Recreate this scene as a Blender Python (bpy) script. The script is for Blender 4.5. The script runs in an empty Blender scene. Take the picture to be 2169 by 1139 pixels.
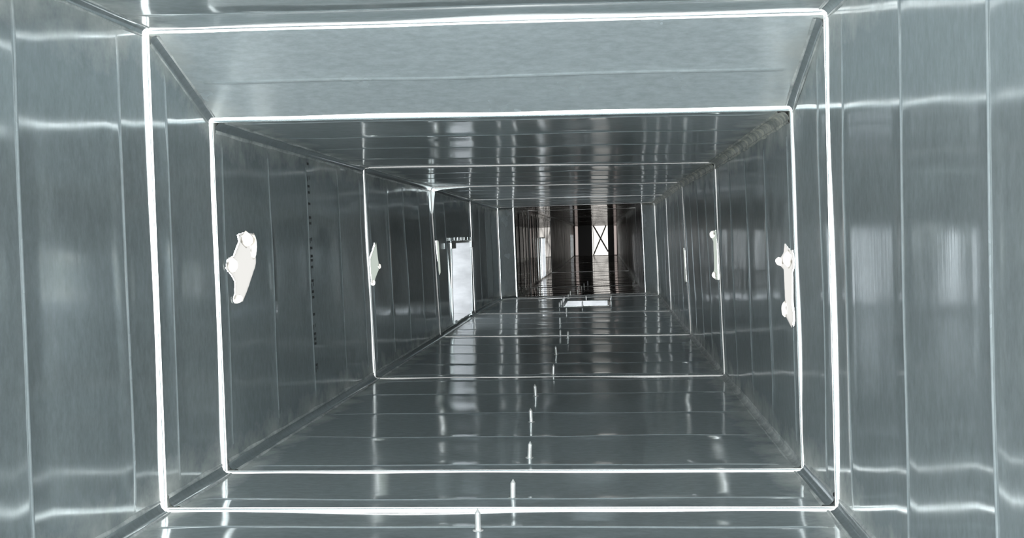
import bpy, bmesh, math, random
from mathutils import Vector, Matrix, geometry
random.seed(7)
sc = bpy.context.scene
col = sc.collection
PI = math.pi

# ------------------------------------------------------------------ camera
CAM_Z = 0.484
Rt = Vector((0.99586306, 0.08772529, -0.02368632))     # right
Up = Vector((0.02085419, 0.0330612, 0.99923574))       # up
Fw = Vector((-0.08844134, 0.99559592, -0.03109499))    # forward
cd = bpy.data.cameras.new('camera'); cam = bpy.data.objects.new('camera', cd); col.objects.link(cam)
m = Matrix.Identity(4)
for i in range(3):
    m[i][0] = Rt[i]; m[i][1] = Up[i]; m[i][2] = -Fw[i]
m[2][3] = CAM_Z
cam.matrix_world = m
cd.sensor_fit = 'HORIZONTAL'; cd.sensor_width = 36.0; cd.lens = 36.0 * 2200 / 2169
cd.clip_start = 0.01; cd.clip_end = 200
sc.camera = cam

# ------------------------------------------------------------------ daylight outside the duct (even overcast sky)
SKY = 6.0
w = bpy.data.worlds.new('World'); sc.world = w; w.use_nodes = True
bg = w.node_tree.nodes['Background']
bg.inputs[0].default_value = (0.97, 1.0, 1.0, 1); bg.inputs[1].default_value = SKY
sc.view_settings.view_transform = 'Standard'; sc.view_settings.look = 'None'
sc.view_settings.gamma = 1; sc.view_settings.use_curve_mapping = False
sc.view_settings.exposure = 0.18

# ------------------------------------------------------------------ materials
def mat(name):
    m = bpy.data.materials.new(name); m.use_nodes = True
    nt = m.node_tree
    return m, nt, nt.nodes['Principled BSDF']
def node(nt, t, **kw):
    n = nt.nodes.new(t)
    for k, v in kw.items(): setattr(n, k, v)
    return n
def noise(nt, vecscale, scale, detail=3, rough=.6):
    tc = node(nt, 'ShaderNodeTexCoord'); mp = node(nt, 'ShaderNodeMapping')
    mp.inputs['Scale'].default_value = vecscale
    nt.links.new(tc.outputs['Object'], mp.inputs['Vector'])
    n = node(nt, 'ShaderNodeTexNoise'); n.inputs['Scale'].default_value = scale
    n.inputs['Detail'].default_value = detail; n.inputs['Roughness'].default_value = rough
    nt.links.new(mp.outputs[0], n.inputs['Vector'])
    return n.outputs['Fac']
def ramp(nt, src, a, b, ca, cb):
    r = node(nt, 'ShaderNodeValToRGB')
    r.color_ramp.elements[0].position = a; r.color_ramp.elements[1].position = b
    r.color_ramp.elements[0].color = ca; r.color_ramp.elements[1].color = cb
    nt.links.new(src, r.inputs[0]); return r.outputs[0]
def g(v, t=(1, 1, 1)): return (v*t[0], v*t[1], v*t[2], 1)

TEAL = (.90, 1.0, 1.03)
def make_galv(name, base, dmix, r0, r1, tint=TEAL, dalb=.42, bump=.13):
    """rolled galvanised sheet: a glossy metal coat over a dull spangled zinc layer"""
    m, nt, p = mat(name)
    streak = noise(nt, (3, 70, 3), 1.0, 4, .6)
    blot = noise(nt, (1, 1, 1), 5.0, 4, .55)
    p.inputs['Metallic'].default_value = 1
    c1 = ramp(nt, streak, .3, .75, g(base*.86, tint), g(base*1.1, tint))
    nt.links.new(c1, p.inputs['Base Color'])
    rr = ramp(nt, blot, .3, .7, g(r0), g(r1))
    nt.links.new(rr, p.inputs['Roughness'])
    d = node(nt, 'ShaderNodeBsdfPrincipled')
    spang = noise(nt, (25, 60, 25), 1.5, 3, .7)
    c2 = ramp(nt, spang, .3, .7, g(dalb*.85, tint), g(dalb*1.1, tint))
    nt.links.new(c2, d.inputs['Base Color'])
    d.inputs['Metallic'].default_value = .2; d.inputs['Roughness'].default_value = .55
    mx = node(nt, 'ShaderNodeMixShader'); mx.inputs[0].default_value = dmix
    nt.links.new(p.outputs[0], mx.inputs[1]); nt.links.new(d.outputs[0], mx.inputs[2])
    nt.links.new(mx.outputs[0], nt.nodes['Material Output'].inputs[0])
    # pale sealant smears along the folded corners
    at = node(nt, 'ShaderNodeAttribute', attribute_name='corner')
    sm = noise(nt, (1, 1, 1), 7.0, 5, .65)
    ad = node(nt, 'ShaderNodeMath', operation='MULTIPLY'); nt.links.new(at.outputs['Fac'], ad.inputs[0]); nt.links.new(sm, ad.inputs[1])
    mk = ramp(nt, ad.outputs[0], .28, .54, (0, 0, 0, 1), (.8, .8, .8, 1))
    se = node(nt, 'ShaderNodeBsdfPrincipled'); se.inputs['Base Color'].default_value = (.62, .64, .61, 1)
    se.inputs['Roughness'].default_value = .45; se.inputs['Metallic'].default_value = .3
    m2 = node(nt, 'ShaderNodeMixShader'); nt.links.new(mk, m2.inputs[0])
    nt.links.new(mx.outputs[0], m2.inputs[1]); nt.links.new(se.outputs[0], m2.inputs[2])
    nt.links.new(m2.outputs[0], nt.nodes['Material Output'].inputs[0])
    bp = node(nt, 'ShaderNodeBump'); bp.inputs['Strength'].default_value = bump; bp.inputs['Distance'].default_value = .0006
    fine = noise(nt, (6, 120, 6), 1.0, 2, .5)
    nt.links.new(fine, bp.inputs['Height'])
    nt.links.new(bp.outputs[0], p.inputs['Normal']); 
    return m
M_GALV = make_galv('galvanised_sheet', .55, .42, .08, .15, TEAL, .53)
M_TRANS = make_galv('galvanised_sheet_transition_lit', .62, .75, .18, .3, TEAL, .66)  # lighter sheet copy: daylight on sloped and narrowing faces painted into the colour
M_RIB = make_galv('pale_rib_crest', .66, .8, .2, .3, TEAL, .52)  # rib crests paler and more matt than the sheet
M_RIBF = make_galv('rib_crest_far_dimmed', .40, .1, .1, .15, (1.0, .95, .90), .3, 0)  # far crests, dimness of the deep duct painted in as darker brown
M_FAR = make_galv('galvanised_sheet_far_dimmed', .15, .01, .025, .045, (1.0, .95, .90), .12, 0)  # dark brown copy of the sheet: far dimness and warm light painted in

M_FARF = make_galv('galvanised_sheet_far_floor_dimmed', .22, .01, .07, .10, (1.0, .95, .90), .12, 0)  # far floor and ceiling, the same dimness put into the colour
M_FARW = make_galv('rough_sheet_far_dimmed', .06, .10, .28, .40, (1.0, .95, .90), .08, 0)  # far side walls, rougher, with the deep shade put into the colour
m, nt, p = mat('zinc_edge'); M_EDGE = m
p.inputs['Base Color'].default_value = (.80, .84, .84, 1); p.inputs['Metallic'].default_value = 1; p.inputs['Roughness'].default_value = .22
m, nt, p = mat('dark_seam'); M_SEAM = m
p.inputs['Base Color'].default_value = (.30, .31, .31, 1); p.inputs['Metallic'].default_value = .8; p.inputs['Roughness'].default_value = .4
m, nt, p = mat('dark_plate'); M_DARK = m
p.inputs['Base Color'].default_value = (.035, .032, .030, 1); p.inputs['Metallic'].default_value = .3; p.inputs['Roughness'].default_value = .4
m, nt, p = mat('collar_sheet'); M_COLLAR = m
c = ramp(nt, noise(nt, (4, 4, 10), 2.0, 4), .3, .7, g(.66, (1, 1.01, 1.03)), g(.88, (1, 1.01, 1.03)))
nt.links.new(c, p.inputs['Base Color']); p.inputs['Roughness'].default_value = .5; p.inputs['Metallic'].default_value = .15
m, nt, p = mat('ink'); M_INK = m
p.inputs['Base Color'].default_value = (.012, .015, .015, 1); p.inputs['Roughness'].default_value = .6
m, nt, p = mat('brace_metal'); M_BRACE = m
p.inputs['Base Color'].default_value = (.22, .21, .20, 1); p.inputs['Roughness'].default_value = .5; p.inputs['Metallic'].default_value = .3
m, nt, p = mat('sealant'); M_SEAL = m
n1 = noise(nt, (1, 1, 1), 14, 5, .7)
c = ramp(nt, n1, .38, .68, (.34, .37, .37, 1), (.86, .88, .85, 1))
nt.links.new(c, p.inputs['Base Color']); p.inputs['Metallic'].default_value = .15; p.inputs['Roughness'].default_value = .35
m, nt, p = mat('dusty_sealant'); M_SEALD = m
c = ramp(nt, noise(nt, (1, 1, 1), 16, 5, .75), .42, .66, (.34, .36, .34, 1), (.95, .93, .82, 1))
nt.links.new(c, p.inputs['Base Color']); p.inputs['Metallic'].default_value = .25; p.inputs['Roughness'].default_value = .5

def translucent(name, c):
    m = bpy.data.materials.new(name); m.use_nodes = True; nt = m.node_tree
    nt.nodes.remove(nt.nodes['Principled BSDF'])
    t = node(nt, 'ShaderNodeBsdfTranslucent'); t.inputs[0].default_value = (*c, 1)
    nt.links.new(t.outputs[0], nt.nodes['Material Output'].inputs[0]); return m
M_GASK = {}
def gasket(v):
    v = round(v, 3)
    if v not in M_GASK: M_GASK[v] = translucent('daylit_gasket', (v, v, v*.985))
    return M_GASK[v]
M_SHEET_W = translucent('thin_white_sheet', (.135, .13, .125))
M_SHEET_G = translucent('thin_grey_sheet', (.085, .092, .083))
M_LUMP = translucent('thin_bright_edge', (.36, .345, .32))
M_WIN = translucent('daylit_cloth', (.18, .168, .158))
M_COVER = translucent('daylit_dimming_skin', (.27, .275, .285))  # added skin across the openings, limits the daylight coming in
M_DIMSKIND = translucent('daylit_dimming_skin_dark', (.10, .10, .10))  # darker added skin for the farthest opening, lets in less daylight
M_SLIT = translucent('daylit_slit', (.075, .062, .058))

# ------------------------------------------------------------------ helpers
def empty(name, loc=(0, 0, 0), parent=None):
    o = bpy.data.objects.new(name, None); col.objects.link(o); o.location = loc; o.empty_display_size = .05
    if parent: o.parent = parent
    return o
def tag(o, label=None, cat=None, group=None, kind=None):
    for k, v in (('label', label), ('category', cat), ('group', group), ('kind', kind)):
        if v: o[k] = v
    return o
def mesh(name, vs, fs, mt, parent=None, smooth=False, bevel=0):
    me = bpy.data.meshes.new(name); me.from_pydata([tuple(v) for v in vs], [], fs); me.update()
    bm = bmesh.new(); bm.from_mesh(me)
    bmesh.ops.remove_doubles(bm, verts=bm.verts, dist=1e-6)
    bmesh.ops.recalc_face_normals(bm, faces=bm.faces)
    if bevel: bmesh.ops.bevel(bm, geom=list(bm.edges), offset=bevel, segments=2, affect='EDGES', profile=.5)
    bm.to_mesh(me); bm.free()
    if smooth: me.polygons.foreach_set('use_smooth', [True]*len(me.polygons))
    me.materials.append(mt)
    o = bpy.data.objects.new(name, me); col.objects.link(o)
    if parent: o.parent = parent
    return o
def box_vf(a, b, vs, fs):
    n = len(vs)
    for z in (a[2], b[2]):
        for x, y in ((a[0], a[1]), (b[0], a[1]), (b[0], b[1]), (a[0], b[1])): vs.append((x, y, z))
    fs += [(n, n+3, n+2, n+1), (n+4, n+5, n+6, n+7), (n, n+1, n+5, n+4), (n+1, n+2, n+6, n+5), (n+2, n+3, n+7, n+6), (n+3, n, n+4, n+7)]
def box(name, a, b, mt, parent=None, bevel=0):
    vs, fs = [], []; box_vf(a, b, vs, fs)
    return mesh(name, vs, fs, mt, parent, bevel=bevel)

# ------------------------------------------------------------------ duct frames: y -> corners TL, TR, BL, BR as (x, z)
FR = [
 (.12, (-.814, .875), (.385, .860), (-.810, .0), (.392, .0)),
 (1.818, (-.814, .872), (.384, .855), (-.810, .0), (.392, .002)),
 (2.122, (-.814, .740), (.378, .724), (-.809, .0), (.391, .0)),
 (3.552, (-.824, .735), (.378, .717), (-.805, .002), (.398, -.002)),
 (4.983, (-.828, .732), (.374, .722), (-.799, .006), (.404, -.002)),
 (6.414, (-.822, .718), (.384, .718), (-.808, .008), (.404, .006)),
 (7.844, (-.803, .707), (.386, .716), (-.790, .010), (.404, .020)),
 (8.050, (-.691, .718), (.290, .728), (-.678, .008), (.308, .026)),
 (9.60,  (-.690, .720), (.295, .722), (-.680, .004), (.312, .012)),
 (13.60, (-.690, .720), (.300, .720), (-.685, .000), (.316, .004)),
 (18.2,  (-.690, .715), (.305, .715), (-.685, .000), (.318, .000)),
 (24.0,  (-.690, .705), (.310, .700), (-.685, .000), (.320, .000)),
]
GAP = .013                                         # half the open width of a flange joint
JOINT = {1: 1, 2: 1, 3: 1, 4: 1, 5: 1, 6: 1, 7: 1, 8: 1, 9: 1, 10: 1}

def lerp(a, b, t): return a + (b - a) * t
def corners(y):
    for i in range(len(FR)-1):
        if y <= FR[i+1][0] or i == len(FR)-2:
            t = (y - FR[i][0]) / (FR[i+1][0] - FR[i][0])
            return [Vector((lerp(FR[i][k][0], FR[i+1][k][0], t), y, lerp(FR[i][k][1], FR[i+1][k][1], t))) for k in (1, 2, 3, 4)]
SIDES = {   # start corner, end corner, inward normal
 'left': (2, 0, Vector((1, 0, 0))), 'right': (3, 1, Vector((-1, 0, 0))),
 'floor': (2, 3, Vector((0, 0, 1))), 'ceiling': (0, 1, Vector((0, 0, -1)))}
PH = {s: [random.uniform(0, 6.28) for _ in range(8)] for s in SIDES}
RIB_H, RIB_W = .0022, .0065
def wave(side, y, t):
    p = PH[side]; L = 1.2 if side in ('floor', 'ceiling') else .72; u = t*L
    h = .0009*math.sin(9.5*y + p[0] + 2.2*math.sin(4*u+p[1])) + .0007*math.sin(21*y+p[2])*math.cos(8*u+p[3]) \
      + .0006*math.sin(13*u + p[4] + 1.5*math.sin(3.1*y+p[5])) + .00025*math.sin(33*y+17*u+p[6])
    e = min(t, 1-t)*L
    return h*min(1, e/.08)*(1 if y < 7.9 else .12 if side in ('floor', 'ceiling') else .06)
def surf(side, y, t, ribs=()):
    a, b, n = SIDES[side]; c = corners(y)
    P = c[a].lerp(c[b], t)
    L = (c[b]-c[a]).length; e = min(t, 1-t)*L
    h = wave(side, y, t)
    for r in ribs:
        d = abs(y-r)/RIB_W
        if d < 1: h += RIB_H*(.5+.5*math.cos(PI*d))*max(0, min(1, (e-.035)/.02))
    if ribs:                                    # each bay between two ribs is slightly pillowed
        dd = min(abs(y-r) for r in ribs)
        if dd < .18 and y < 7.9: h += -.0007*(1-math.cos(PI*dd/.18))*.5*min(1, e/.10)
    return P + n*h
def t_of(side, y, val):
    a, b, n = SIDES[side]; c = corners(y); k = 2 if side in ('left', 'right') else 0
    return (val-c[a][k])/(c[b][k]-c[a][k])

def panel(side, y0, y1, ribs, mt, parent, holes=(), far=False, cuts=()):
    """holes: (ya, yb, va, vb) along the duct and across it"""
    ys = set()
    step = .05 if not far else .14
    n = max(2, int((y1-y0)/step))
    for i in range(n+1): ys.add(round(y0+(y1-y0)*i/n, 4))
    for r in ribs:
        ys = {y for y in ys if abs(y-r) > .012 or y in (round(y0, 4), round(y1, 4))}
        for k in range(-4, 5): ys.add(round(r+RIB_W*k/4, 4))
    for h in holes: ys |= {round(h[0], 4), round(h[1], 4)}
    for P, lu in cuts:
        a, b = min(p[0] for p in P)-.005, max(p[0] for p in P)+.005
        ys = {y for y in ys if not a-.004 < y < b+.004}
        n = int((b-a)/.0025); ys |= {a+(b-a)*k/n for k in range(n+1)}
    ys = sorted(y for y in ys if y0-1e-4 <= y <= y1+1e-4)
    nt_ = 30 if not far else 14
    tl = {i/nt_ for i in range(nt_+1)} | {.03, .045, .97, .955}
    hh = []
    for h in holes:
        ym = (h[0]+h[1])/2; ta, tb = t_of(side, ym, h[2]), t_of(side, ym, h[3])
        tl = {t for t in tl if abs(t-ta) > .012 and abs(t-tb) > .012 or t in (0., 1.)} | {ta, tb}
        hh.append((h[0], h[1], ta, tb))
    for P, lu in cuts:
        ym = sum(p[0] for p in P)/len(P); a, b = min(p[1] for p in P)-.005, max(p[1] for p in P)+.005
        ta, tb = t_of(side, ym, a), t_of(side, ym, b)
        tl = {t for t in tl if not ta-.004 < t < tb+.004}
        n = int((b-a)/.0025); tl |= {ta+(tb-ta)*k/n for k in range(n+1)}
    ts = sorted(tl)
    vs = [surf(side, y, t, ribs) for y in ys for t in ts]
    fs = []
    W = len(ts)
    for i in range(len(ys)-1):
        yc = (ys[i]+ys[i+1])/2
        for j in range(W-1):
            tc = (ts[j]+ts[j+1])/2
            if any(a < yc < b and c < tc < d for a, b, c, d in hh): continue
            if cuts:
                zc = surf(side, yc, tc).z; skip = False
                for P, lu in cuts:
                    if in_poly(yc, zc, P) or any(((yc-q[0])/q[2])**2+((zc-q[1])/q[3])**2 < .8 for q in lu): skip = True
                if skip: continue
            fs.append((i*W+j, (i+1)*W+j, (i+1)*W+j+1, i*W+j+1))
    me = bpy.data.meshes.new('panel'); me.from_pydata(vs, [], fs)
    nrm = SIDES[side][2]
    me.update()
    if me.polygons[0].normal.dot(nrm) < 0: me.flip_normals()
    me.polygons.foreach_set('use_smooth', [True]*len(me.polygons))
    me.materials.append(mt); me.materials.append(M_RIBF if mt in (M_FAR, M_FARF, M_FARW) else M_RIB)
    at = me.attributes.new('corner', 'FLOAT', 'POINT'); k = 0; L = 1.2 if side in ('floor', 'ceiling') else .72
    vals = [max(0., 1 - min(t, 1-t)*L/.16) for y in ys for t in ts]
    at.data.foreach_set('value', vals)
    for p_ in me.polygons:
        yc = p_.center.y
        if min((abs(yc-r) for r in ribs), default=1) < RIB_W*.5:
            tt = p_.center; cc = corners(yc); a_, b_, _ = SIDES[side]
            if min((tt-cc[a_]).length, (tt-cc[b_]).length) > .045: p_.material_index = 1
    o = bpy.data.objects.new('panel', me); col.objects.link(o); o.parent = parent
    so = o.modifiers.new('thickness', 'SOLIDIFY'); so.thickness = .0012; so.offset = -1; so.use_rim = False
    return o

# ------------------------------------------------------------------ panels
roots = {}
for s, nm, lb in (('left', 'wall_left', 'left side of the duct, ribbed galvanised sheet'), ('right', 'wall_right', 'right side of the duct, ribbed galvanised sheet'),
              ('floor', 'floor', 'bottom of the duct, ribbed galvanised sheet'), ('ceiling', 'ceiling', 'top of the duct, stepping down behind the first joint')):
    roots[s] = tag(empty(nm), lb, None, None, 'structure')
OFF = (.055, .37, .70, 1.05, 1.345)
HOLES = {
 ('left', 4): [(5.46, 6.27, .022, .455)], ('left', 8): [(11.30, 12.05, .02, .455)], ('left', 10): [(21.5, 23.3, .02, .485)],
 ('floor', 5): [(6.95, 7.42, -.268, .018)],
}
# ragged cut-outs covered by the pale patches: outline (y, z), lumps (y, z, ry, rz)
PATCHES = [
 ('left', 2, 2.27, .43, [(2.255, .503), (2.30, .508), (2.355, .505), (2.366, .49), (2.366, .437), (2.36, .428), (2.30, .375), (2.268, .352), (2.22, .354), (2.212, .363), (2.222, .372), (2.226, .40), (2.205, .415), (2.172, .43), (2.176, .442), (2.20, .452), (2.222, .455), (2.262, .488)],
  [(2.305, .492, .042, .018), (2.345, .475, .018, .032), (2.205, .436, .032, .018), (2.235, .36, .026, .010)],
  'large white ragged diamond patch on the left wall just behind the second joint', 'W'),
 ('left', 3, 3.62, .395, [(3.667, .478), (3.60, .44), (3.562, .418), (3.568, .37), (3.578, .345), (3.566, .327), (3.615, .325), (3.635, .345), (3.69, .372), (3.715, .385), (3.70, .40), (3.685, .43)],
  [(3.592, .333, .022, .010), (3.70, .388, .012, .010)],
  'small pale grey diamond patch on the left wall behind the third joint', 'G'),
 ('left', 4, 5.045, .39, [(5.01, .472), (5.075, .473), (5.095, .40), (5.115, .315), (5.10, .31), (5.06, .302), (5.035, .37)],
  [], 'thin grey sliver patch on the left wall beside the bright side opening', 'G'),
 ('right', 2, 2.21, .37, [(2.245, .458), (2.20, .445), (2.155, .443), (2.143, .425), (2.148, .408), (2.165, .398), (2.172, .33), (2.160, .315), (2.160, .30), (2.176, .282), (2.25, .302), (2.275, .312), (2.272, .328), (2.252, .335), (2.262, .40), (2.30, .406), (2.355, .417), (2.30, .425), (2.262, .436)],
  [(2.20, .424, .048, .018), (2.30, .416, .045, .010), (2.245, .316, .022, .018)],
  'large white ragged patch on the right wall touching the second joint', 'W'),
 ('right', 3, 3.65, .40, [(3.70, .486), (3.60, .49), (3.585, .47), (3.575, .40), (3.575, .345), (3.58, .32), (3.66, .318), (3.735, .335), (3.70, .35), (3.69, .36), (3.70, .45), (3.79, .468), (3.80, .478), (3.75, .484)],
  [(3.71, .474, .075, .013), (3.67, .333, .06, .012)],
  'tall narrow pale patch with bright ends on the right wall behind the third joint', 'G'),
 ('right', 4, 5.03, .35, [(5.12, .412), (5.06, .405), (5.01, .40), (5.01, .33), (5.03, .30), (5.01, .27), (5.02, .245), (5.06, .25), (5.075, .33)],
  [], 'faint grey sliver patch on the right wall behind the fourth joint', 'G'),
]
def in_poly(y, z, P):
    c = False; n = len(P)
    for i in range(n):
        (a, b), (d, e) = P[i], P[i-1]
        if (b > z) != (e > z) and y < (d-a)*(z-b)/(e-b)+a: c = not c
    return c
RIBS = {}
for i in range(len(FR)-1):
    ya, yb = FR[i][0], FR[i+1][0]
    if i == 0: ribs = [1.705, 1.39, 1.08, .76, .42]
    elif i == 1: ribs = [1.893]
    elif i in (6,): ribs = []
    elif i < 7: ribs = [ya+o for o in OFF]
    else:
        n = int((yb-ya)/.36); ribs = [ya + .1 + (yb-ya-.15)*k/n for k in range(n+1)]
    y0 = ya + (GAP if i in JOINT else 0); y1 = yb - (GAP if i+1 in JOINT else 0)
    for s in SIDES:
        rb = list(ribs)
        if s == 'ceiling' and i == 1: rb = [1.985]
        RIBS[(s, i)] = rb
        holes = HOLES.get((s, i), [])
        rr = rb
        for h in holes:                         # big openings interrupt the ribs
            if h[1]-h[0] > .3: rr = [r for r in rr if not (h[0]-.02 < r < h[1]+.02)]
        RIBS[(s, i)] = rr
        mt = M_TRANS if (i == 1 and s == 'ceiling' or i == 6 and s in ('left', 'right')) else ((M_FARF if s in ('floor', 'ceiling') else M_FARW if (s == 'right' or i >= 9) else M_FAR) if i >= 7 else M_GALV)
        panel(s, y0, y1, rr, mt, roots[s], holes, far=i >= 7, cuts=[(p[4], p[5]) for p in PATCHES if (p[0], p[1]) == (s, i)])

# ------------------------------------------------------------------ flange joints: daylight shows through the gasket gap
#          left, right, floor, ceiling brightness of each joint
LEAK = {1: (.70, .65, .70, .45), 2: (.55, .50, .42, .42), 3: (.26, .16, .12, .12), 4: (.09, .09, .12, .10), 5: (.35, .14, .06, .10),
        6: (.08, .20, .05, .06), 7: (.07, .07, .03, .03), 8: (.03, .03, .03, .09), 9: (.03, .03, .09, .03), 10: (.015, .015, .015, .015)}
# how far the gap stays open from one end of a side to the other
TAPER = {(1, 'ceiling'): (.4, 1), (2, 'left'): (1, .5), (2, 'ceiling'): (.6, .9), (2, 'floor'): (.6, .8), (2, 'right'): (.9, .75), (3, 'left'): (1, .6)}
def strip(side, y0, y1, lift, mt, parent, name, n=10, wa=1, wb=1, cy=0):
    a, b, nr = SIDES[side]; vs = []; fs = []
    yq = y1 if name == 'gasket' and y1 < cy else (y0 if name == 'gasket' else (y0+y1)/2)
    ym = (y0+y1)/2
    for k in range(n+1):
        t = k/n; w = lerp(wa, wb, t)
        for yy, hh in ((y0, -.002), (lerp(y0, ym, .5), lift*.8), (ym, lift), (lerp(ym, y1, .5), lift*.8), (y1, -.002)):
            y = yq + (yy-yq)*w
            c = corners(ym); P = c[a].lerp(c[b], t); P.y = y
            vs.append(P + nr*hh)
    for k in range(n):
        for j in range(4): fs.append((k*5+j, (k+1)*5+j, (k+1)*5+j+1, k*5+j+1))
    return mesh(name, vs, fs, mt, parent, smooth=True)
for k in JOINT:
    y = FR[k][0]; r = empty('trim_%d' % k, (0, 0, 0)); tag(r, kind='structure')
    for s, v in zip(('left', 'right', 'floor', 'ceiling'), LEAK[k]):
        wa, wb = TAPER.get((k, s), (1, 1) if k < 3 else (.65, .65))
        strip(s, y-GAP-.001, y-.0015, .002, gasket(v), r, 'gasket', 10, wa, wb, y)
        strip(s, y+.0015, y+GAP+.001, .002, gasket(v), r, 'gasket', 10, wa, wb)
        strip(s, y-.0018, y+.0018, .003, M_EDGE, r, 'flange_edge')

# ------------------------------------------------------------------ folded and sealed corner seams
def seam(ca, sa, sb, i, mt_r, mt_f, parent, sz=.85):
    """chamfer strip with a raised ridge on either edge, along corner ca between sides sa and sb"""
    y0, y1 = FR[i][0]+GAP+.004, FR[i+1][0]-GAP-.004
    na, nb = SIDES[sa][2], SIDES[sb][2]
    n = max(3, int((y1-y0)/.045)) if i < 7 else 8
    for part, prof, mt in (
        ('seam_strip', ((.021, .001), (.011, .004), (.004, .011), (.001, .021)), mt_f),
        ('sealant_bead', ((.028, .0), (.026, .0035), (.021, .0035), (.018, .0005)), mt_r),
        ('sealant_bead', ((.0005, .018), (.0035, .021), (.0035, .026), (.0, .028)), mt_r)):
        vs, fs = [], []; m_ = len(prof)
        for k in range(n+1):
            y = lerp(y0, y1, k/n); c = corners(y)[ca]
            j = 1 if part == 'seam_strip' else 1+.22*math.sin(k*1.7+i)+.15*random.uniform(-1, 1)
            for q, (u, v) in enumerate(prof):
                if part == 'sealant_bead':
                    if prof[0][0] > .01: u2, v2 = u*(1 + .25*(j-1)*(1 if q < 2 else 0)), v*j
                    else: u2, v2 = u*j, v*(1 + .25*(j-1)*(1 if q > 1 else 0))
                else: u2, v2 = u, v
                vs.append(c + (nb*u2 + na*v2)*sz)     # u runs along side a's plane, v along side b's
        for k in range(n):
            for q in range(m_-1): fs.append((k*m_+q, (k+1)*m_+q, (k+1)*m_+q+1, k*m_+q+1))
        mesh(part, vs, fs, mt, parent, smooth=True)
ci = 11
for ca, sa, sb, mr, mf in ((2, 'left', 'floor', M_SEAL, M_GALV), (3, 'right', 'floor', M_SEAL, M_GALV),
                           (0, 'left', 'ceiling', M_SEAL, M_GALV), (1, 'right', 'ceiling', M_SEALD, M_SEALD)):
    r = tag(empty('trim_%d' % ci), kind='structure'); ci += 1
    for i in range(7):
        if i < 2: seam(ca, sa, sb, i, M_SEAL, M_GALV, r, .6 if sb == 'ceiling' else .85)
        elif ca == 3: seam(ca, sa, sb, i, M_SEAL, M_SEAL, r, .6)
        else: seam(ca, sa, sb, i, mr, mf, r)

# the bent flange corner of the fourth joint
c = corners(4.983)[0]
fl = tag(empty('bent_flange_corner', c), 'bent metal flange corner flaring out at the top of the fourth joint, left', 'flange')
def tri_fin(name, base, pts, th, mt, parent):
    vs = [(p[0], p[1]-th, p[2]) for p in pts]+[(p[0], p[1]+th, p[2]) for p in pts]; n = len(pts)
    fs = [tuple(range(n)), tuple(range(2*n-1, n-1, -1))]+[(k, (k+1) % n, n+(k+1) % n, n+k) for k in range(n)]
    return mesh(name, vs, fs, mt, parent)
tri_fin('fin', c, [(-.004, 0, .0), (.016, 0, .0), (.020, 0, -.03), (.006, 0, -.14), (.0, 0, -.14)], .004, M_EDGE, fl)
tri_fin('fin', c, [(.0, .02, .0), (.034, .02, -.002), (.05, .02, -.008), (.014, .02, -.016), (.006, .02, -.11)], .003, M_EDGE, fl)
tri_fin('tab', c, [(.01, 0, -.004), (.20, 0, -.003), (.06, 0, -.012), (.02, 0, -.020)], .003, M_EDGE, fl)

# ------------------------------------------------------------------ ragged pale patches over cut holes in both side walls
def poly_plate(name, x0, x1, pts, mt, parent, org):
    n = len(pts)
    vs = [(x0-org[0], p[0]-org[1], p[1]-org[2]) for p in pts] + [(x1-org[0], p[0]-org[1], p[1]-org[2]) for p in pts]
    fs = [tuple(range(n)), tuple(range(2*n-1, n-1, -1))]+[(k, (k+1) % n, n+(k+1) % n, n+k) for k in range(n)]
    return mesh(name, vs, fs, mt, parent)
def lump(y, z, ry, rz, x0, x1, parent, org, seed):
    rnd = random.Random(seed); pts = []
    for k in range(11):
        a = 2*PI*k/11; q = 1+rnd.uniform(-.14, .14)
        pts.append((y+ry*math.cos(a)*q, z+rz*math.sin(a)*q))
    return pts
def patch(side, cy, cz, body, lumps, label, mt):
    t = t_of(side, cy, cz); P = surf(side, cy, t); s = 1 if side == 'left' else -1
    r = tag(empty('wall_patch', P), label, 'patch', 'pale ragged patches on the duct side walls')
    x = P.x + s*.0022
    # a single skin: the light from the cut hole behind glows through it
    loops = [list(body)]
    for (y, z, ry, rz) in lumps:
        loops.append([(y+ry*.82*math.cos(2*PI*k/12), z+rz*.82*math.sin(2*PI*k/12)) for k in range(12)])
    pts, eds = [], []
    for lp in loops:
        n0 = len(pts); pts += [Vector(p) for p in lp]; eds += [(n0+k, n0+(k+1) % len(lp)) for k in range(len(lp))]
    v2, _, f2, _, _, _ = geometry.delaunay_2d_cdt(pts, eds, [], 0, 1e-7)
    keep = []
    for f_ in f2:
        cy_ = sum(v2[q][0] for q in f_)/len(f_); cz_ = sum(v2[q][1] for q in f_)/len(f_)
        if in_poly(cy_, cz_, body) and not any(((cy_-q[0])/q[2])**2+((cz_-q[1])/q[3])**2 < .66 for q in lumps): keep.append(tuple(f_))
    mesh('sheet', [(x-P.x, p[0]-P.y, p[1]-P.z) for p in v2], keep, mt, r)
    for k, (y, z, ry, rz) in enumerate(lumps):
        pts = lump(y, z, ry, rz, 0, 0, r, P, k+int(cy*10))
        m_ = len(pts); h = .006
        vs = [(x-P.x+s*.0012, p[0]-P.y, p[1]-P.z) for p in pts]
        vs += [(x-P.x+s*h, lerp(y, p[0], .7)-P.y, lerp(z, p[1], .7)-P.z) for p in pts] + [(x-P.x+s*h*1.3, y-P.y, z-P.z)]
        fs = [(i, (i+1) % m_, m_+(i+1) % m_, m_+i) for i in range(m_)]+[(m_+i, m_+(i+1) % m_, 2*m_) for i in range(m_)]
        mesh('torn_edge', vs, fs, M_LUMP, r, smooth=True)
    return r
for sd, sg, cy, cz, body, lumps, lb, k in PATCHES:
    patch(sd, cy, cz, body, lumps, lb, M_SHEET_W if k == 'W' else M_SHEET_G)

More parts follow.
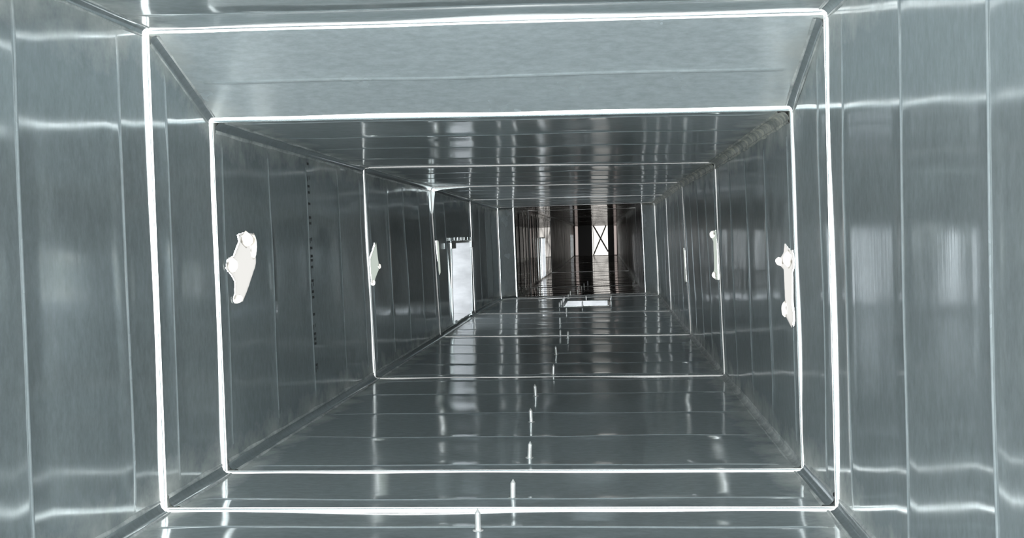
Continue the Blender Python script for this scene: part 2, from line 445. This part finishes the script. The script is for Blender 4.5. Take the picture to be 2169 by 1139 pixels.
# ------------------------------------------------------------------ side openings in the left wall
def side_opening(ya, yb, za, zb, depth, label, group=None, lip=.016, header=False, dim_skin=None):
    ym = (ya+yb)/2; xa = surf('left', ya, .4).x; xb = surf('left', yb, .4).x; xw = min(xa, xb)
    r = tag(empty('side_opening', (xw, ym, za)), label, 'opening', group)
    def B(nm, a, b, mt, bev=0):
        if nm == 'dimming_skin': return mesh('dimming_skin', [(a[0]-xw, y-ym, z-za) for y, z in ((a[1], a[2]), (b[1], a[2]), (b[1], b[2]), (a[1], b[2]))], [(0, 1, 2, 3)], mt, r)
        return box(nm, (a[0]-xw, a[1]-ym, a[2]-za), (b[0]-xw, b[1]-ym, b[2]-za), mt, r, bevel=bev)
    x0 = xw-depth; x1 = max(xa, xb)+.004; th = .0025
    B('collar_side', (x0, ya-th, za), (x1, ya, zb), M_COLLAR); B('collar_side', (x0, yb, za), (x1, yb+th, zb), M_COLLAR)
    B('collar_top', (x0, ya, zb), (x1, yb, zb+th), M_COLLAR); B('collar_bottom', (x0, ya, za-th), (x1, yb, za), M_COLLAR)
    B('dimming_skin', (x0-.002, ya, za), (x0, yb, zb), dim_skin or M_COVER)  # added skin closing the collar to hold back daylight
    X = x1+.006
    B('lip', (x1-.002, ya-lip, za), (X, ya-.001, zb+lip*.5), M_EDGE, .0015); B('lip', (x1-.002, yb+.001, za), (X, yb+lip, zb+lip*.5), M_EDGE, .0015)
    B('lip', (x1-.002, ya-lip, zb+.002), (X, yb+lip, zb+lip), M_EDGE, .0015)
    if header:
        B('header_flap', (x1, ya-.045, zb-.028), (x1+.012, ya+.11, zb+.006), M_EDGE, .002)
        B('header_flap', (x1, yb-.03, zb-.03), (x1+.014, yb+.055, zb+.012), M_EDGE, .002)
        for k in range(6):
            yy = lerp(ya, yb, (k+.5)/6); B('clip', (x1+.006, yy-.012, zb+.014), (x1+.014, yy+.02, zb+.034), M_EDGE, .002)
        B('foot_tab', (x1, ya+.02, za), (x1+.012, ya+.09, za+.022), M_EDGE, .002)
        B('foot_tab', (x1, yb-.10, za-.002), (x1+.014, yb-.01, za+.02), M_EDGE, .002)
    return r
side_opening(5.46, 6.27, .022, .455, .14, 'bright rectangular side opening low in the left wall, the nearest and widest', header=True)
side_opening(11.30, 12.05, .02, .455, .03, 'narrow white side opening in the left wall of the dark far section')
side_opening(21.5, 23.3, .02, .485, .06, 'farthest thin side opening in the left wall near the end', dim_skin=M_DIMSKIND)

# ------------------------------------------------------------------ floor outlet
yo0, yo1, xo0, xo1 = 6.95, 7.42, -.268, .018
zf = .012
fo = tag(empty('floor_outlet', ((xo0+xo1)/2, (yo0+yo1)/2, zf)), 'bright rectangular outlet opening cut in the duct floor, ringed by screws', 'outlet')
def FB(nm, a, b, mt, bev=0):
    o = fo.location
    return box(nm, (a[0]-o[0], a[1]-o[1], a[2]-o[2]), (b[0]-o[0], b[1]-o[1], b[2]-o[2]), mt, fo, bevel=bev)
d = .035
FB('collar_side', (xo0-.002, yo0, zf-d), (xo0, yo1, zf), M_COLLAR); FB('collar_side', (xo1, yo0, zf-d), (xo1+.002, yo1, zf), M_COLLAR)
FB('collar_side', (xo0, yo1, zf-d), (xo1, yo1+.002, zf), M_COLLAR); FB('collar_side', (xo0, yo0-.002, zf-.015), (xo1, yo0, zf), M_COLLAR)
mesh('dimming_skin', [(x-fo.location[0], y-fo.location[1], -.033) for x, y in ((xo0, yo0), (xo1, yo0), (xo1, yo1), (xo0, yo1))], [(0, 1, 2, 3)], M_COVER, fo)  # added skin below the outlet to hold back daylight
FB('lip', (xo0-.008, yo0-.008, zf-.003), (xo1+.008, yo0-.001, zf+.0005), M_EDGE, .001); FB('lip', (xo0-.008, yo1+.001, zf-.003), (xo1+.008, yo1+.01, zf+.002), M_EDGE, .001)
FB('lip', (xo0-.006, yo0, zf-.003), (xo0-.001, yo1, zf+.001), M_EDGE, .001); FB('lip', (xo1+.001, yo0, zf-.003), (xo1+.006, yo1, zf+.001), M_EDGE, .001)

# ------------------------------------------------------------------ screws standing up through the floor
def screw_mesh(h, r):
    vs, fs = [], []; S = 10
    rings = [(0, r*1.9), (.0015, r*1.9), (.0016, r)]
    n = 11
    for k in range(n):
        z = .002+(h-.008)*k/n
        rings += [(z, r*.97), (z+(h-.008)/n*.5, r*1.03)]
    rings += [(h-.006, r*.8), (h, r*.12)]
    for z, rr in rings:
        for k in range(S): a = 2*PI*k/S; vs.append((rr*math.cos(a), rr*math.sin(a), z))
    for i in range(len(rings)-1):
        for k in range(S): fs.append((i*S+k, i*S+(k+1) % S, (i+1)*S+(k+1) % S, (i+1)*S+k))
    fs.append(tuple(range(S))); fs.append(tuple((len(rings)-1)*S+k for k in range(S)))
    me = bpy.data.meshes.new('screw'); me.from_pydata(vs, [], fs); me.update()
    me.polygons.foreach_set('use_smooth', [True]*len(me.polygons)); me.materials.append(M_SCREW); return me
m, nt, p = mat('bright_zinc_screw'); M_SCREW = m
p.inputs['Base Color'].default_value = (.98, .96, .94, 1); p.inputs['Metallic'].default_value = .5; p.inputs['Roughness'].default_value = .3
SM = screw_mesh(.037, .0048)
row = [(-.216, 1.686), (-.177, 1.898), (-.171, 2.248), (-.198, 2.691), (-.215, 3.131), (-.184, 3.60), (-.201, 4.195), (-.214, 4.912), (-.176, 4.840), (-.244, 5.645), (-.235, 6.36)]
names = ['nearest screw, cut by the bottom of the picture', 'screw between the first and second joints', 'screw just behind the second joint',
 'second screw behind the second joint', 'third screw behind the second joint, halfway to the third', 'screw standing at the third joint',
 'first screw behind the third joint', 'left one of the pair of screws before the fourth joint', 'right one of the pair of screws before the fourth joint',
 'screw between the fourth and fifth joints', 'screw just in front of the floor outlet']
ring = [(-.300, 6.86, 'at the near left corner of the floor outlet, outermost'), (-.296, 7.06, 'beside the left edge of the floor outlet, near half'),
        (-.294, 7.30, 'beside the left edge of the floor outlet, far half'), (-.292, 7.44, 'at the far left corner of the floor outlet'),
        (-.133, 7.455, 'behind the middle of the far edge of the floor outlet'), (-.149, 6.90, 'in front of the middle of the near edge of the floor outlet'),
        (.042, 6.96, 'at the near right corner of the floor outlet'), (.042, 7.30, 'beside the right edge of the floor outlet'),
        (.046, 7.45, 'at the far right corner of the floor outlet')]
far = [(-.271, 7.728, 'first tiny screw past the floor outlet on its left'), (-.268, 8.10, 'tiny screw where the duct narrows, behind the outlet, left'),
       (-.213, 8.246, 'tiny screw just inside the narrower duct, right of its pair'), (-.225, 9.088, 'left upper of two tiny screws halfway up the far row'),
       (-.197, 8.927, 'right lower of two tiny screws halfway up the far row'), (-.186, 9.50, 'next to last tiny screw of the far row'),
       (-.161, 9.996, 'farthest tiny screw of the far row'), (-.60, 9.315, 'lone tiny screw near the left wall of the dark section'),
       (.258, 9.50, 'left of two tiny screws near the right wall of the dark section'), (.285, 9.986, 'right of two tiny screws near the right wall of the dark section')]
def put_screw(x, y, label, group, sc_=1.0):
    seg = max(i for i in range(len(FR)-1) if FR[i][0] <= y)
    t = t_of('floor', y, x); P = surf('floor', y, t, RIBS.get(('floor', seg), ()))
    o = bpy.data.objects.new('screw', SM); col.objects.link(o); o.location = P - Vector((0, 0, .0006))
    o.rotation_euler = (random.uniform(-.05, .05), random.uniform(-.06, .06), random.uniform(0, 6)); o.scale = (sc_, sc_, sc_)
    tag(o, 'bright zinc ' + label, 'screw', group)
for (x, y), nmz in zip(row, names): put_screw(x, y, nmz, 'screws in a line along the duct floor')
for x, y, l in ring: put_screw(x, y, 'screw ' + l, 'screws around the floor outlet')
for x, y, l in far: put_screw(x, y, l, 'screws on the far floor')

# ------------------------------------------------------------------ far end: dark plate with a cross-braced opening and two slits
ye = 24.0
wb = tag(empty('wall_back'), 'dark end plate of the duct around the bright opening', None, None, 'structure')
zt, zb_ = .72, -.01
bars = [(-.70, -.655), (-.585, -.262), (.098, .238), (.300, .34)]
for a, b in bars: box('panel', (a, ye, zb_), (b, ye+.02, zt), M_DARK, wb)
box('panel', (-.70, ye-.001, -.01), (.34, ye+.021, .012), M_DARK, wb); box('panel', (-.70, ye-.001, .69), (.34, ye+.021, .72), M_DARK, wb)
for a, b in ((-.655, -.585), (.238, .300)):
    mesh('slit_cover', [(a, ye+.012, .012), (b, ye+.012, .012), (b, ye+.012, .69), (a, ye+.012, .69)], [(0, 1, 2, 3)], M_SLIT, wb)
wn = tag(empty('window_1', (-.082, ye, .35)), 'bright opening with a crossed brace at the far end of the duct', None, None, 'structure')
o = wn.location
mesh('pane', [(a-o[0], .03, z-o[2]) for a, z in ((-.262, .012), (.098, .012), (.098, .69), (-.262, .69))], [(0, 1, 2, 3)], M_WIN, wn)
def brace(p0, p1, wdt, yy):
    a, b = Vector(p0), Vector(p1); d_ = (b-a).normalized(); n = Vector((-d_.y, d_.x))*wdt/2
    pts = [a-n, b-n, b+n, a+n]
    vs = [(q.x-o[0], yy-.006, q.y-o[2]) for q in pts]+[(q.x-o[0], yy+.006, q.y-o[2]) for q in pts]
    return mesh('brace', vs, [(0, 1, 2, 3), (7, 6, 5, 4), (0, 4, 5, 1), (1, 5, 6, 2), (2, 6, 7, 3), (3, 7, 4, 0)], M_BRACE, wn)
brace((-.23, .69), (.098, .09), .032, .012); brace((-.24, .012), (.06, .69), .028, .021)
brace((-.243, .69), (-.225, .012), .010, -.004)

# ------------------------------------------------------------------ black dotted print running down the left wall
vs, fs = [], []
def dot(z, w_, h_, dy=0):
    y = 2.846 + dy
    t = t_of('left', y, z); P = surf('left', y, t, RIBS[('left', 2)])
    box_vf((P.x-.0002, y-w_/2, z-h_/2), (P.x+.0006, y+w_/2, z+h_/2), vs, fs)
def z_of(py): return .735 - (py-320)/(785-320)*(.735-.118)
for py in (328, 346, 393, 406, 430, 459, 471, 523, 540, 549, 563, 592, 615, 627, 663, 704, 715, 725, 770):
    dot(z_of(py), .018, .007)
for py in (378, 508, 603, 690, 780):                     # open loop characters
    dot(z_of(py), .003, .014, -.009); dot(z_of(py)+.004, .003, .010, .008)
pr = mesh('stencil_print', vs, fs, M_INK, roots['left']); pr['kind'] = 'stuff'; pr['label'] = 'column of worn black dotted lettering'
